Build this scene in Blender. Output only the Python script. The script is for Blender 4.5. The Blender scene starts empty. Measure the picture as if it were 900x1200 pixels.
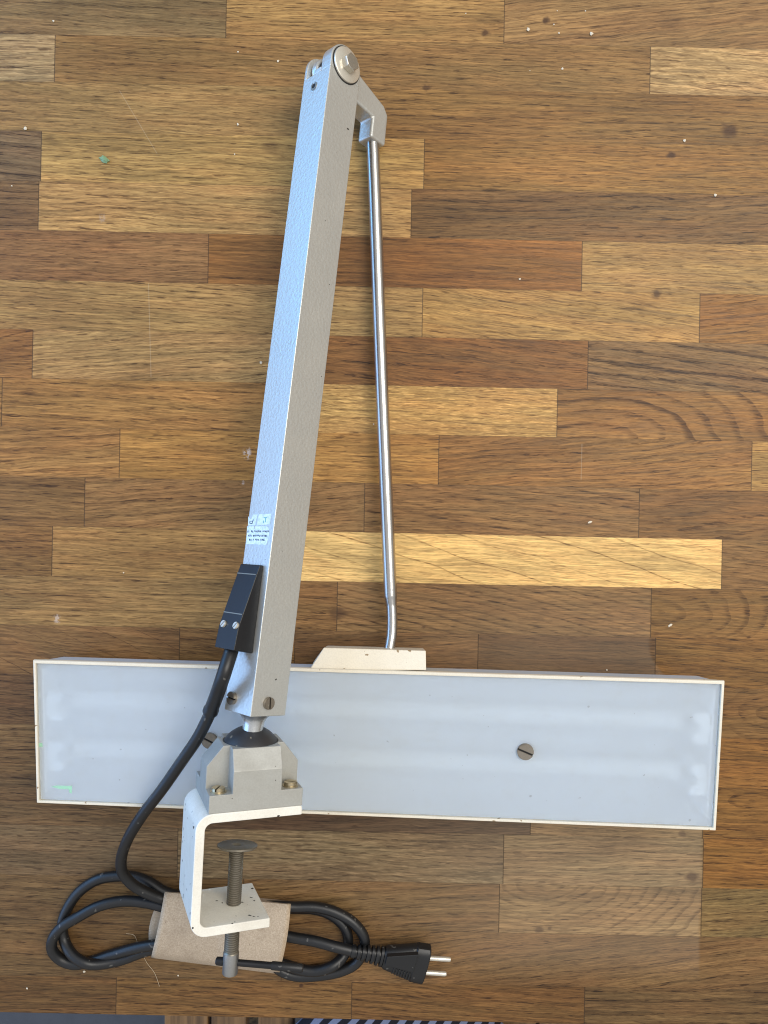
import bpy, bmesh, math, random
from mathutils import Vector, Matrix
random.seed(7)
C = bpy.context.scene.collection
scene = bpy.context.scene
MM = 0.001
H = 0.650            # camera height above the tabletop
FPX = 900.0          # focal length in photo pixels (900 x 1200)

# ------------------------------------------------------------------ helpers
def V(*a): return Vector(a)
def P(px, py, zmm=0.0):
    d = H - zmm * MM
    return Vector(((px - 450) / FPX * d, (600 - py) / FPX * d, zmm * MM))
def on_plane(px, py, p0, n):
    cam = Vector((0, 0, H)); d = Vector(((px - 450) / FPX, (600 - py) / FPX, -1.0))
    return cam + d * ((p0 - cam).dot(n) / d.dot(n))
class Frame:
    def __init__(s, o, x, y, z): s.o, s.x, s.y, s.z = o, x.normalized(), y.normalized(), z.normalized()
    def __call__(s, a, b, c):            # millimetres
        return s.o + (s.x * a + s.y * b + s.z * c) * MM
def frame_n(o, n, xdir):
    n = n.normalized(); x = (xdir - n * xdir.dot(n)).normalized()
    return Frame(o, x, n.cross(x), n)

def finish(name, bm, mat, parent=None, smooth=35, bevel=0, seg=2):
    me = bpy.data.meshes.new(name)
    bmesh.ops.recalc_face_normals(bm, faces=bm.faces[:])
    bm.to_mesh(me); bm.free()
    o = bpy.data.objects.new(name, me); C.objects.link(o)
    for m in (mat if isinstance(mat, (list, tuple)) else [mat]): me.materials.append(m)
    if smooth:
        for p in me.polygons: p.use_smooth = True
        me.set_sharp_from_angle(angle=math.radians(smooth))
    if bevel:
        b = o.modifiers.new('bevel', 'BEVEL'); b.width = bevel * MM; b.segments = seg
        b.limit_method = 'ANGLE'; b.angle_limit = math.radians(38); b.harden_normals = True
    if parent is not None:
        o.parent = parent
        if parent.type == 'EMPTY': o.matrix_parent_inverse = Matrix.Translation(parent.location).inverted()
    return o
def tag(o, label=None, cat=None, group=None, kind=None):
    if label: o['label'] = label
    if cat: o['category'] = cat
    if group: o['group'] = group
    if kind: o['kind'] = kind
    return o
def empty(name, loc):
    o = bpy.data.objects.new(name, None); C.objects.link(o); o.location = loc; o.empty_display_size = .02
    return o
def prism(bm, fr, poly, h0, h1, mi=0):
    a = [bm.verts.new(fr(x, y, h0)) for x, y in poly]
    b = [bm.verts.new(fr(x, y, h1)) for x, y in poly]
    fs = [bm.faces.new(a[::-1]), bm.faces.new(b)]
    n = len(poly)
    for i in range(n): fs.append(bm.faces.new((a[i], a[(i + 1) % n], b[(i + 1) % n], b[i])))
    for f in fs: f.material_index = mi
    return fs
def box(bm, fr, x0, x1, y0, y1, z0, z1, mi=0):
    return prism(bm, fr, [(x0, y0), (x1, y0), (x1, y1), (x0, y1)], z0, z1, mi)
def lathe(bm, fr, prof, n=32, mi=0):       # prof: (radius, height) along fr.z
    rings = []
    for r, h in prof:
        if r < 1e-6: rings.append([bm.verts.new(fr(0, 0, h))])
        else: rings.append([bm.verts.new(fr(r * math.cos(2 * math.pi * k / n), r * math.sin(2 * math.pi * k / n), h)) for k in range(n)])
    for A, B in zip(rings, rings[1:]):
        for k in range(n):
            k2 = (k + 1) % n
            if len(A) == 1 and len(B) == 1: continue
            if len(A) == 1: f = bm.faces.new((A[0], B[k], B[k2]))
            elif len(B) == 1: f = bm.faces.new((A[k], A[k2], B[0]))
            else: f = bm.faces.new((A[k], A[k2], B[k2], B[k]))
            f.material_index = mi
    for R, flip in ((rings[0], True), (rings[-1], False)):
        if len(R) > 1: bm.faces.new(R[::-1] if flip else R).material_index = mi
def spline(pts, n=10):
    pts = [Vector(p) for p in pts]
    q = [pts[0] * 2 - pts[1]] + pts + [pts[-1] * 2 - pts[-2]]
    out = []
    for i in range(1, len(q) - 2):
        p0, p1, p2, p3 = q[i - 1:i + 3]
        # centripetal Catmull-Rom
        t0 = 0; t1 = t0 + max((p1 - p0).length ** .5, 1e-6); t2 = t1 + max((p2 - p1).length ** .5, 1e-6); t3 = t2 + max((p3 - p2).length ** .5, 1e-6)
        for k in range(n):
            t = t1 + (t2 - t1) * k / n
            a1 = p0 * ((t1 - t) / (t1 - t0)) + p1 * ((t - t0) / (t1 - t0))
            a2 = p1 * ((t2 - t) / (t2 - t1)) + p2 * ((t - t1) / (t2 - t1))
            a3 = p2 * ((t3 - t) / (t3 - t2)) + p3 * ((t - t2) / (t3 - t2))
            b1 = a1 * ((t2 - t) / (t2 - t0)) + a2 * ((t - t0) / (t2 - t0))
            b2 = a2 * ((t3 - t) / (t3 - t1)) + a3 * ((t - t1) / (t3 - t1))
            out.append(b1 * ((t2 - t) / (t2 - t1)) + b2 * ((t - t1) / (t2 - t1)))
    out.append(pts[-1])
    return out
def sweep(bm, pts, rad, n=16, mi=0):       # rad: number or list, mm
    if not isinstance(rad, (list, tuple)): rad = [rad] * len(pts)
    up = None; rings = []
    for i, p in enumerate(pts):
        t = (pts[min(i + 1, len(pts) - 1)] - pts[max(i - 1, 0)]).normalized()
        if up is None:
            up = Vector((0, 0, 1)) if abs(t.z) < .9 else Vector((1, 0, 0))
        up = (up - t * up.dot(t)).normalized(); s = t.cross(up)
        rings.append([bm.verts.new(p + (up * math.cos(2 * math.pi * k / n) + s * math.sin(2 * math.pi * k / n)) * rad[i] * MM) for k in range(n)])
    for A, B in zip(rings, rings[1:]):
        for k in range(n): bm.faces.new((A[k], A[(k + 1) % n], B[(k + 1) % n], B[k])).material_index = mi
    bm.faces.new(rings[0][::-1]).material_index = mi; bm.faces.new(rings[-1]).material_index = mi
def arc(cx, cy, r, a0, a1, n=8):
    return [(cx + r * math.cos(math.radians(a0 + (a1 - a0) * k / n)), cy + r * math.sin(math.radians(a0 + (a1 - a0) * k / n))) for k in range(n + 1)]
def slotted(bm, fr, R, h, sw=1.1, depth=None):   # round head with a real slot along fr.x, standing on fr's plane
    depth = depth or h * .6
    lathe(bm, fr, [(0, -.5), (R, -.5), (R, h - depth), (0, h - depth)], 28)
    lathe(bm, fr, [(0, h - depth + .03), (R * .97, h - depth + .03), (R * .97, h - depth + .08), (0, h - depth + .08)], 28, 1)  # dark disc paints shade onto the slot floor
    a = math.degrees(math.asin(sw / 2 / R))
    for s in (0, 180):
        prism(bm, fr, arc(0, 0, R, s + a, s + 180 - a, 16), h - depth - .05, h - .35)
        prism(bm, fr, arc(0, 0, R * .93, s + a * 1.08, s + 180 - a * 1.08, 16), h - .36, h)

# ------------------------------------------------------------------ materials
def s2l(c):
    c = c / 255.0
    return c / 12.92 if c <= .04045 else ((c + .055) / 1.055) ** 2.4
def rgb(r, g, b, k=1.0): return (s2l(r) * k, s2l(g) * k, s2l(b) * k, 1)
class NT:
    def __init__(s, name):
        s.m = bpy.data.materials.new(name); s.m.use_nodes = True
        s.t = s.m.node_tree; s.b = s.t.nodes['Principled BSDF']; s.out = s.t.nodes['Material Output']
    def node(s, typ, **kw):
        n = s.t.nodes.new(typ)
        for k, v in kw.items(): setattr(n, k, v)
        return n
    def link(s, a, b): s.t.links.new(a, b)
    def put(s, sock, v):
        if hasattr(v, 'links') or hasattr(v, 'is_output'): s.link(v, sock)
        else: sock.default_value = v
    def ma(s, op, a, b=0.0, c=0.0, clamp=False):
        n = s.node('ShaderNodeMath', operation=op, use_clamp=clamp)
        for i, v in enumerate((a, b, c)): s.put(n.inputs[i], v)
        return n.outputs[0]
    def ss(s, v, lo, hi, t0=0.0, t1=1.0):
        n = s.node('ShaderNodeMapRange', interpolation_type='SMOOTHSTEP')
        s.put(n.inputs[0], v); s.put(n.inputs[1], lo); s.put(n.inputs[2], hi); s.put(n.inputs[3], t0); s.put(n.inputs[4], t1)
        return n.outputs[0]
    def vec(s, x, y, z):
        n = s.node('ShaderNodeCombineXYZ')
        for i, v in enumerate((x, y, z)): s.put(n.inputs[i], v)
        return n.outputs[0]
    def sep(s, v):
        n = s.node('ShaderNodeSeparateXYZ'); s.link(v, n.inputs[0]); return n.outputs
    def noise(s, v, scale=1.0, detail=2.0, rough=.5, dist=0.0):
        n = s.node('ShaderNodeTexNoise'); s.link(v, n.inputs['Vector'])
        s.put(n.inputs['Scale'], scale); n.inputs['Detail'].default_value = detail; n.inputs['Roughness'].default_value = rough; n.inputs['Distortion'].default_value = dist
        return n.outputs[0]
    def mix(s, f, a, b, mode='MIX'):
        n = s.node('ShaderNodeMix', data_type='RGBA', blend_type=mode)
        s.put(n.inputs['Factor'], f); s.put(n.inputs[6], a); s.put(n.inputs[7], b)
        return n.outputs[2]
    def obj(s): return s.node('ShaderNodeTexCoord').outputs['Object']
    def bump(s, h, strength, dist):
        n = s.node('ShaderNodeBump'); n.inputs['Strength'].default_value = strength; n.inputs['Distance'].default_value = dist
        s.link(h, n.inputs['Height']); s.link(n.outputs[0], s.b.inputs['Normal'])
    def set(s, **kw):
        names = dict(color='Base Color', rough='Roughness', metal='Metallic', spec='Specular IOR Level', coat='Coat Weight', coatr='Coat Roughness', trans='Transmission Weight', ior='IOR', sss='Subsurface Weight')
        for k, v in kw.items(): s.put(s.b.inputs[names[k]], v)
        return s

def paint(name, col, rough=.4, metal=0.0, chips=None, chip_amt=.72, dirt=0.12, hammer=0.0, hscale=620, spec=.5, hfade=None):
    n = NT(name); o = n.obj()
    d = n.noise(o, 35, 4, .6)
    c = n.mix(n.ma('MULTIPLY', n.ss(d, .35, .75), dirt), col, (col[0] * .55, col[1] * .48, col[2] * .38, 1))
    fine = n.noise(o, 900, 2)
    c = n.mix(n.ss(fine, .3, .75, 0, .08), c, (0, 0, 0, 1))
    if chips:
        k = n.noise(o, 230, 1, .5)
        k2 = n.noise(o, 60, 1)
        f = n.ss(n.ma('ADD', k, n.ma('MULTIPLY', k2, .25)), chip_amt + .125, chip_amt + .145)
        c = n.mix(f, c, chips)
    n.set(color=c, rough=n.ss(d, .3, .8, rough * .9, min(1, rough * 1.25)), metal=metal, spec=spec)
    if hammer:
        v = n.node('ShaderNodeTexVoronoi', feature='SMOOTH_F1'); n.link(o, v.inputs['Vector']); v.inputs['Scale'].default_value = hscale; v.inputs['Smoothness'].default_value = .6
        w = n.noise(o, hscale * .8, 2)
        h = n.ma('ADD', v.outputs[0], w)
        n.bump(h, hammer, .0006)
    return n.m

M = {}
M['hammer'] = paint('hammered silver paint', rgb(203, 204, 200), .36, .65, hammer=.15, hscale=460, dirt=.10, chips=rgb(70, 66, 60), chip_amt=.80)
M['cast'] = paint('cast silver paint', rgb(168, 168, 162), .45, .25, hammer=.06, hscale=700, dirt=.25, chips=rgb(60, 55, 48), chip_amt=.80)
M['neck'] = paint('bright turned metal', rgb(200, 202, 202), .28, .85, dirt=.2)
M['white'] = paint('chipped white enamel', rgb(236, 233, 222), .36, 0, chips=rgb(38, 32, 28), chip_amt=.725, dirt=.30)
M['cream'] = paint('aged cream enamel', rgb(229, 220, 200), .35, 0, dirt=.14, chips=rgb(150, 128, 96), chip_amt=.735)
M['tray'] = paint('white reflector paint', rgb(194, 202, 211), .5, 0, dirt=.03)
M['holder'] = paint('white plastic', rgb(245, 247, 248), .4, 0, dirt=.02)
M['lamp_tube'] = paint('white glass tube', rgb(226, 230, 232), .25, 0, dirt=.02)
M['rubber'] = paint('black rubber', rgb(22, 23, 25), .42, 0, dirt=0, chips=rgb(78, 76, 72), chip_amt=.715)
M['black'] = paint('black bakelite', rgb(14, 15, 19), .38, 0, dirt=0, chips=rgb(120, 118, 112), chip_amt=.83)
M['ball'] = paint('dusty black dome', rgb(44, 44, 46), .5, 0, dirt=0, chips=rgb(120, 112, 98), chip_amt=.74)
M['screw'] = paint('dull screw steel', rgb(150, 142, 130), .38, .8, dirt=.5)
M['brass'] = paint('nickel screw', rgb(196, 184, 156), .3, .85, dirt=.5)
M['bright'] = paint('bright zinc', rgb(222, 218, 206), .3, .6, dirt=.2)
M['darksteel'] = paint('dark oiled steel', rgb(140, 134, 122), .4, .7, dirt=.4)
M['steel'] = paint('plain screw steel', rgb(168, 168, 166), .35, .85, dirt=.2)
M['boltm'] = paint('plated bolt', rgb(214, 210, 200), .22, .95, dirt=.2)
M['slot'] = paint('painted recess shade', rgb(26, 24, 22), .7, 0, dirt=0)  # near-black that paints shade into slots, gaps and the pin hole

def mat_rod():
    n = NT('brushed chromed rod'); o = n.obj(); s = n.sep(o)
    v = n.vec(n.ma('MULTIPLY', s[0], 2500.0), n.ma('MULTIPLY', s[1], 40.0), n.ma('MULTIPLY', s[2], 2500.0))
    k = n.noise(v, 1.0, 3)
    n.set(color=rgb(186, 184, 181), metal=1.0, rough=n.ss(k, .3, .7, .22, .34)); return n.m
M['rod'] = mat_rod()

def mat_card():
    n = NT('kraft cardboard'); o = n.obj()
    a = n.noise(o, 900, 3, .7); b = n.noise(o, 60, 3)
    c = n.mix(n.ss(a, .3, .75), rgb(164, 145, 122), rgb(194, 176, 152))
    c = n.mix(n.ss(b, .4, .75, 0, .25), c, rgb(128, 110, 92))
    k = n.noise(o, 330, 2); c = n.mix(n.ss(k, .74, .77, 0, .7), c, rgb(92, 76, 60))
    n.set(color=c, rough=.9, spec=.2); n.bump(a, .15, .0004); return n.m
M['card'] = mat_card()

def mat_diffuser():
    n = NT('frosted acrylic'); o = n.obj()
    k = n.noise(o, 25, 4, .6); sc = n.noise(o, 700, 2)
    ds = n.ss(n.noise(o, 240, 1), .775, .79, 0, .45); sm_ = n.ss(n.noise(o, 55, 5, .7), .5, .75, 0, .16)
    base_ = n.mix(n.ss(k, .3, .8, 0, .2), (.815, .878, .93, 1), (.75, .79, .80, 1))
    base_ = n.mix(sm_, base_, (.70, .70, .66, 1)); base_ = n.mix(ds, base_, (.30, .29, .27, 1))
    n.set(color=base_, rough=n.ss(k, .3, .8, .31, .35), trans=.63, ior=1.2, spec=.5, coat=.55, coatr=.10)
    return n.m
M['diffuser'] = mat_diffuser()

def mat_sticker():
    n = NT('worn label paper'); o = n.obj()
    k = n.noise(o, 420, 3, .7)
    n.set(color=n.mix(n.ss(k, .4, .7), (.72, .84, .86, 1), (.50, .62, .66, 1)), rough=.35); return n.m
M['sticker'] = mat_sticker()
M['ink'] = paint('faded blue ink', rgb(58, 70, 100), .6, 0, dirt=0)
M['inkpale'] = paint('pale teal ink', rgb(120, 176, 180), .6, 0, dirt=0)
M['crumb'] = paint('bread crumb', rgb(218, 206, 184), .8, 0, dirt=.2)
M['green'] = paint('green flake', rgb(120, 150, 110), .35, 0, dirt=.6)
M['tape'] = paint('green mark', rgb(158, 208, 178), .5, 0, dirt=.3)
M['floor'] = paint('grey blue floor', rgb(68, 72, 80), .5, 0, dirt=.2)
M['hair'] = paint('pale hair', rgb(190, 170, 140), .5, 0, dirt=0)

# ------------------------------------------------------------------ tabletop
ROLL = math.radians(1.15)
def loc(px, py):          # photo pixel on the table plane -> table-local mm
    w = P(px, py, 0) * 1000
    c, s = math.cos(ROLL), math.sin(ROLL)
    return (w.x * c - w.y * s, w.x * s + w.y * c)
ROWY = [-420, -362, -304, -246, -188, -126, -68, -10, 48.5, 104, 162, 220.5, 278, 336.5, 394.5, 451.5, 508.5, 566.5, 624.3, 682.6, 740.7, 798.5, 857, 915.5, 975, 1033, 1090, 1151.5, 1195.0]
# each row: (x_end_px, (r,g,b) wood tone, options)
D = dict
X_L, X_R = -700, 1700
TINTK = (1.06, 1.0, .80)
ROWS = {
 -10: [(265, (118, 98, 70), D(a=2.5, ra=.5, sp=9, pore=.8)), (591, (148, 117, 76), D(a=0, ra=.4, sp=4)), (9e9, (135, 106, 72), D(a=-6, ra=.45, sp=7, pore=.8))],
 48.5: [(64, (150, 130, 100), D(fl=.7)), (762, (130, 102, 66), D(a=2, ra=.45, sp=5)), (9e9, (160, 132, 95), D(fl=1, a=4, ra=.2))],
 104: [(385, (138, 112, 75), D(a=2, fl=.35, ra=.3)), (9e9, (128, 98, 60), D(a=.5, ra=.45, sp=6))],
 162: [(48, (112, 92, 70), D(a=5, ra=.7, sp=9)), (497, (155, 127, 83), D(a=1, ra=.3, sp=5)), (9e9, (135, 102, 60), D(a=.3, ra=.4, sp=4))],
 220.5: [(45, (112, 88, 62), D(a=1, ra=.6, sp=6)), (482, (160, 130, 88), D(a=2, ra=.35, sp=7, fl=.4)), (9e9, (112, 85, 55), D(a=-1.5, ra=.6, sp=8, pore=1.2))],
 278: [(244, (128, 96, 65), D(a=.5, ra=.2, sp=5)), (682, (125, 88, 50), D(a=1.5, ra=.35, sp=9, pore=.5)), (9e9, (152, 122, 80), D(a=1, fl=.5, ra=.3))],
 336.5: [(495, (150, 122, 82), D(a=2.5, ra=.35, sp=5, fl=.2)), (820, (158, 126, 80), D(a=6, ra=.25, sp=5, fl=.3)), (9e9, (128, 92, 52), D(a=-5, ra=.35))],
 394.5: [(38, (130, 95, 58), D(a=-12, ra=.5, sp=6)), (352, (150, 122, 84), D(a=-4.5, ra=.4, sp=7, fl=.5)), (689, (122, 86, 50), D(a=5, ra=.4, sp=12, pore=1.2)), (9e9, (122, 95, 64), D(a=6, ra=1.15, sp=10, pore=1.4))],
 451.5: [(2, (140, 108, 66), D()), (360, (142, 108, 66), D(a=1.5, ra=.45, sp=9)), (653, (165, 132, 84), D(a=2, fl=1.2, ra=.25)), (9e9, (133, 98, 58), D(kx=.5, c=(690, 530), ra=1.3, sp=11, pore=.8))],
 508.5: [(140, (140, 106, 66), D(a=-3, ra=.5, sp=9)), (514, (155, 117, 68), D(a=.5, ra=.3, sp=4)), (881, (135, 100, 60), D(a=-5, ra=.5, sp=6)), (9e9, (165, 130, 80), D(ra=.3))],
 566.5: [(99, (118, 90, 58), D(a=1, ra=.4, sp=8)), (427, (130, 100, 66), D(a=-5, ra=.5, sp=10)), (749, (133, 101, 66), D(a=9, ra=.5, sp=7)), (9e9, (125, 93, 58), D(a=-14, ra=.35, sp=12))],
 624.3: [(61, (125, 95, 60), D(a=1, ra=.45, sp=6)), (338, (145, 114, 74), D(a=1, ra=.35, sp=6)), (846, (207, 173, 118), D(a=16.5, ra=.75, sp=17, sharp=.93, pore=.5)), (9e9, (130, 100, 65), D(a=3, ra=.3, sp=4))],
 682.6: [(318, (140, 112, 75), D(a=.5, ra=.4, sp=5)), (395, (125, 94, 60), D(a=2, ra=.6, sp=7)), (763, (130, 101, 68), D(a=13, ra=.65, sp=5.5, pore=.8)), (9e9, (120, 91, 55), D(kx=.45, c=(775, 717), ra=.6, sp=8, pore=.8))],
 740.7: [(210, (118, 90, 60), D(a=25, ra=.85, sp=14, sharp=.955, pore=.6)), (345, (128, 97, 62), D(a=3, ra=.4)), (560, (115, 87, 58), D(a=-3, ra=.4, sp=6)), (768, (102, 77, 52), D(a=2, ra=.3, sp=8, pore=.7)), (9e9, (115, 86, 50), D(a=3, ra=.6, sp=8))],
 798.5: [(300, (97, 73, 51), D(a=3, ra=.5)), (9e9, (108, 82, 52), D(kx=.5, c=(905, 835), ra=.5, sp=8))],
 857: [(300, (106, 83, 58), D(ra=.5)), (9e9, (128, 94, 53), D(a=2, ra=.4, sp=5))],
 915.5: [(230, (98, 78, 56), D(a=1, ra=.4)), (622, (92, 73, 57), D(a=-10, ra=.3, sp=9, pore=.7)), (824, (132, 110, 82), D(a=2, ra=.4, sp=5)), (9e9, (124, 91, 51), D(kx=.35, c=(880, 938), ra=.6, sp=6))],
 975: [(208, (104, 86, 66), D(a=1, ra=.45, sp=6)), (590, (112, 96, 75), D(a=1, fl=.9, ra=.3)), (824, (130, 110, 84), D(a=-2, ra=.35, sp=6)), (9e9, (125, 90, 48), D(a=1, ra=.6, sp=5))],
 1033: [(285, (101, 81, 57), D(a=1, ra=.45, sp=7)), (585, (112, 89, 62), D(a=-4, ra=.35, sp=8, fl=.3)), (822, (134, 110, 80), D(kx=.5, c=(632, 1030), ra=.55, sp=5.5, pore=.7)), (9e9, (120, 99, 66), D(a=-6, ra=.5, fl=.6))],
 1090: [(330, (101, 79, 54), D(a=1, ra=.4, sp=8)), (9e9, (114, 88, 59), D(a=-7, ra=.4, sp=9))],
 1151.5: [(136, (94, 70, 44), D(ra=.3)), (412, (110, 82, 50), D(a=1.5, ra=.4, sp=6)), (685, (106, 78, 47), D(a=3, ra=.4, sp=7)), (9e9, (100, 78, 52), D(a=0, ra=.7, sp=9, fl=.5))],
}
def make_table():
    bm = bmesh.new()
    la = {k: bm.verts.layers.float_vector.new(k) for k in ('tint', 'grain_a', 'grain_b', 'grain_c', 'grain_d', 'grain_e')}
    rnd = random.Random(3)
    for i in range(len(ROWY) - 1):
        ya, yb = ROWY[i], ROWY[i + 1]
        row = ROWS.get(ya)
        if row is None:
            row = []; x = X_L + rnd.uniform(100, 400)
            while x < X_R:
                b = rnd.uniform(.8, 1.2); row.append((x, (128 * b, 100 * b, 66 * b), D(a=rnd.uniform(-4, 4)))); x += rnd.uniform(250, 600)
            row.append((9e9, (128, 100, 66), D()))
        prev = X_L
        ymid = (ya + yb) / 2
        for xe, col, op in row:
            xe = min(xe, X_R)
            if xe <= prev: continue
            yl0 = (600 - ya) * H / FPX * 1000; yl1 = (600 - yb) * H / FPX * 1000
            x0 = loc(prev, ymid)[0]; x1 = loc(xe, ymid)[0]
            seed = rnd.uniform(0, 50)
            if 'c' in op: cx, cy = loc(*op['c'])
            else: cx, cy = x0 + rnd.uniform(-60, 60), yl1 + (260 if op.get('a', 0) >= 0 else -260) + rnd.uniform(-20, 20)
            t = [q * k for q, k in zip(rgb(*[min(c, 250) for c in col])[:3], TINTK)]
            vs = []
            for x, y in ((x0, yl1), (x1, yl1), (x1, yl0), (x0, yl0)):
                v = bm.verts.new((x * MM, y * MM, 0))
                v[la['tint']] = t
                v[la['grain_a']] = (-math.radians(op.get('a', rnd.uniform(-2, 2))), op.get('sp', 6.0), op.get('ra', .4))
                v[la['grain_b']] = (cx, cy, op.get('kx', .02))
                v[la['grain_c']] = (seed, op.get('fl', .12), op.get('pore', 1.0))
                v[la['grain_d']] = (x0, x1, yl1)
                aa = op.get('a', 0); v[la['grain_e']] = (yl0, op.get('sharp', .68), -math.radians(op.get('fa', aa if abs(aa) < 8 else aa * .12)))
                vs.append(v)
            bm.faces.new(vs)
            prev = xe
    # slab sides and underside
    fr = Frame(V(0, 0, 0), V(1, 0, 0), V(0, 1, 0), V(0, 0, 1))
    x0, x1 = loc(X_L, 600)[0], loc(X_R, 600)[0]
    y1, y0 = (600 - ROWY[0]) * H / FPX * 1000, (600 - ROWY[-1]) * H / FPX * 1000
    n0 = len(bm.verts)
    fs = box(bm, fr, x0, x1, y0, y1, -27, -.15)
    bm.verts.ensure_lookup_table()
    for v in bm.verts[n0:]:
        v[la['tint']] = rgb(110, 84, 52)[:3]; v[la['grain_a']] = (0, 6, .4); v[la['grain_b']] = (0, 300, .02); v[la['grain_c']] = (3, .1, 1)
        v[la['grain_d']] = (x0 - 50, x1 + 50, y0 - 50); v[la['grain_e']] = (y1 + 50, .5, 0)
    me = bpy.data.meshes.new('tabletop'); bm.to_mesh(me); bm.free()
    o = bpy.data.objects.new('tabletop', me); C.objects.link(o)
    o.rotation_euler.z = -ROLL
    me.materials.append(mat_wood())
    tag(o, 'oiled oak butcher block tabletop of staggered brown and golden staves', 'tabletop', kind='structure')
    return o

KNOTS = [(569, 38, 5, .8), (640, 24, 4, .9), (855, 153, 9, .85), (786, 182, 4.5, .9), (500, 103, 4, .7), (318, 172, 9, .35), (769, 344, 5, .8), (811, 1028, 6.5, .8), (631, 1089, 4.5, .6), (644, 1088, 2.5, .6), (799, 977, 4, .6), (395, 719, 9, .6), (353, 1155, 2.2, .9), (497, 735, 2.2, .8), (785, 24, 14, .25), (350, 993, 4, .4)]
def mat_wood():
    n = NT('oiled oak staves')
    o = n.obj(); s = n.sep(o)
    X = n.ma('MULTIPLY', s[0], 1000.0); Y = n.ma('MULTIPLY', s[1], 1000.0)
    at = {}
    for k in ('tint', 'grain_a', 'grain_b', 'grain_c', 'grain_d', 'grain_e'):
        a = n.node('ShaderNodeAttribute', attribute_name=k); at[k] = a.outputs['Vector']; at[k + '_c'] = a.outputs['Color']
    ang, sp, ra = n.sep(at['grain_a']); cx, cy, kx = n.sep(at['grain_b']); seed, fl, pore = n.sep(at['grain_c'])
    bx0, bx1, by0 = n.sep(at['grain_d']); by1, sharp, fang = n.sep(at['grain_e'])
    ca, sa = n.ma('COSINE', ang), n.ma('SINE', ang)
    dx, dy = n.ma('SUBTRACT', X, cx), n.ma('SUBTRACT', Y, cy)
    xr = n.ma('ADD', n.ma('MULTIPLY', dx, ca), n.ma('MULTIPLY', dy, sa))
    yr = n.ma('SUBTRACT', n.ma('MULTIPLY', dy, ca), n.ma('MULTIPLY', dx, sa))
    sd = n.ma('MULTIPLY', seed, 13.7)
    def nz(kx_, ky_, yy, off, detail, rough=.55):
        return n.noise(n.vec(n.ma('MULTIPLY', xr if yy is yr else xf, kx_), n.ma('MULTIPLY', yy, ky_), n.ma('ADD', sd, off)), 1.0, detail, rough)
    w1 = n.ma('MULTIPLY', n.ma('SUBTRACT', nz(.008, .028, yr, 0, 2), .5), 15.0)
    w2 = n.ma('MULTIPLY', n.ma('SUBTRACT', nz(.035, .13, yr, 4, 2), .5), 3.0)
    warp = n.ma('ADD', w1, w2)
    cf, sf = n.ma('COSINE', fang), n.ma('SINE', fang)
    xf = n.ma('ADD', n.ma('MULTIPLY', dx, cf), n.ma('MULTIPLY', dy, sf))
    yf = n.ma('SUBTRACT', n.ma('MULTIPLY', dy, cf), n.ma('MULTIPLY', dx, sf))
    yw = n.ma('ADD', yf, n.ma('MULTIPLY', warp, .7))
    kxr = n.ma('MULTIPLY', xr, kx)
    rr = n.ma('ADD', n.ma('SQRT', n.ma('ADD', n.ma('MULTIPLY', yr, yr), n.ma('MULTIPLY', kxr, kxr))), warp)
    ph = n.ma('ADD', n.ma('DIVIDE', rr, sp), seed)
    frac = n.ma('FRACT', ph)
    ring = n.ma('MULTIPLY', n.ss(frac, n.ma('SUBTRACT', n.ma('MULTIPLY', sharp, 1.4), .4), n.ma('ADD', n.ma('MULTIPLY', sharp, .25), .70)), n.ss(frac, .94, 1.0, 1.0, 0.0))
    wn = n.node('ShaderNodeTexWhiteNoise', noise_dimensions='2D'); n.link(n.vec(n.ma('FLOOR', ph), seed, 0), wn.inputs['Vector'])
    ringv = n.ma('MULTIPLY', ring, n.ma('MULTIPLY_ADD', wn.outputs[0], .75, .35))
    fiber = nz(.016, .50, yw, 15, 6, .74)
    fib2 = nz(.045, 1.25, yw, 21, 2, .6)
    pores = n.ss(nz(.075, 1.05, yw, 30, 2, .55), .545, .615)
    ringv = n.ma('MULTIPLY', ringv, n.ma('MULTIPLY', n.ss(nz(.02, .08, yr, 9, 2), .25, .6, .55, 1.15), n.ma('MULTIPLY_ADD', pores, .7, .65)))
    pfine = n.ss(nz(.10, 1.35, yw, 37, 1, .5), .55, .63)
    blotch = nz(.005, .03, yr, 45, 3)
    patch = nz(.02, .05, yr, 52, 3)
    fw = yw
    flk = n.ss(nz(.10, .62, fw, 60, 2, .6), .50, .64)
    c = at['tint_c']
    c = n.mix(1.0, c, n.vec(*[n.ss(blotch, .25, .75, .80, 1.22)] * 3), 'MULTIPLY')
    c = n.mix(n.ss(patch, .50, .78, 0, .42), c, n.mix(1.0, c, (.72, .67, .64, 1), 'MULTIPLY'))
    hue = nz(.009, .06, yr, 70, 2)
    c = n.mix(n.ss(hue, .35, .7, 0, 1), c, n.mix(1.0, c, (1.05, .97, .95, 1), 'MULTIPLY'))
    c = n.mix(n.ma('MULTIPLY', ringv, n.ma('MULTIPLY', ra, 1.35), clamp=True), c, n.mix(1.0, c, (.42, .37, .32, 1), 'MULTIPLY'))
    c = n.mix(1.0, c, n.vec(*[n.ss(fiber, .27, .73, .60, 1.38)] * 3), 'MULTIPLY')
    c = n.mix(1.0, c, n.vec(*[n.ss(fib2, .25, .75, .80, 1.20)] * 3), 'MULTIPLY')
    pm = n.ma('MULTIPLY', n.ma('MULTIPLY', pores, pore), n.ma('MULTIPLY_ADD', ring, .5, .42), clamp=True)
    c = n.mix(pm, c, n.mix(1.0, c, (.42, .37, .33, 1), 'MULTIPLY'))
    c = n.mix(n.ma('MULTIPLY', pfine, .55), c, n.mix(1.0, c, (.5, .45, .41, 1), 'MULTIPLY'))
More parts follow.
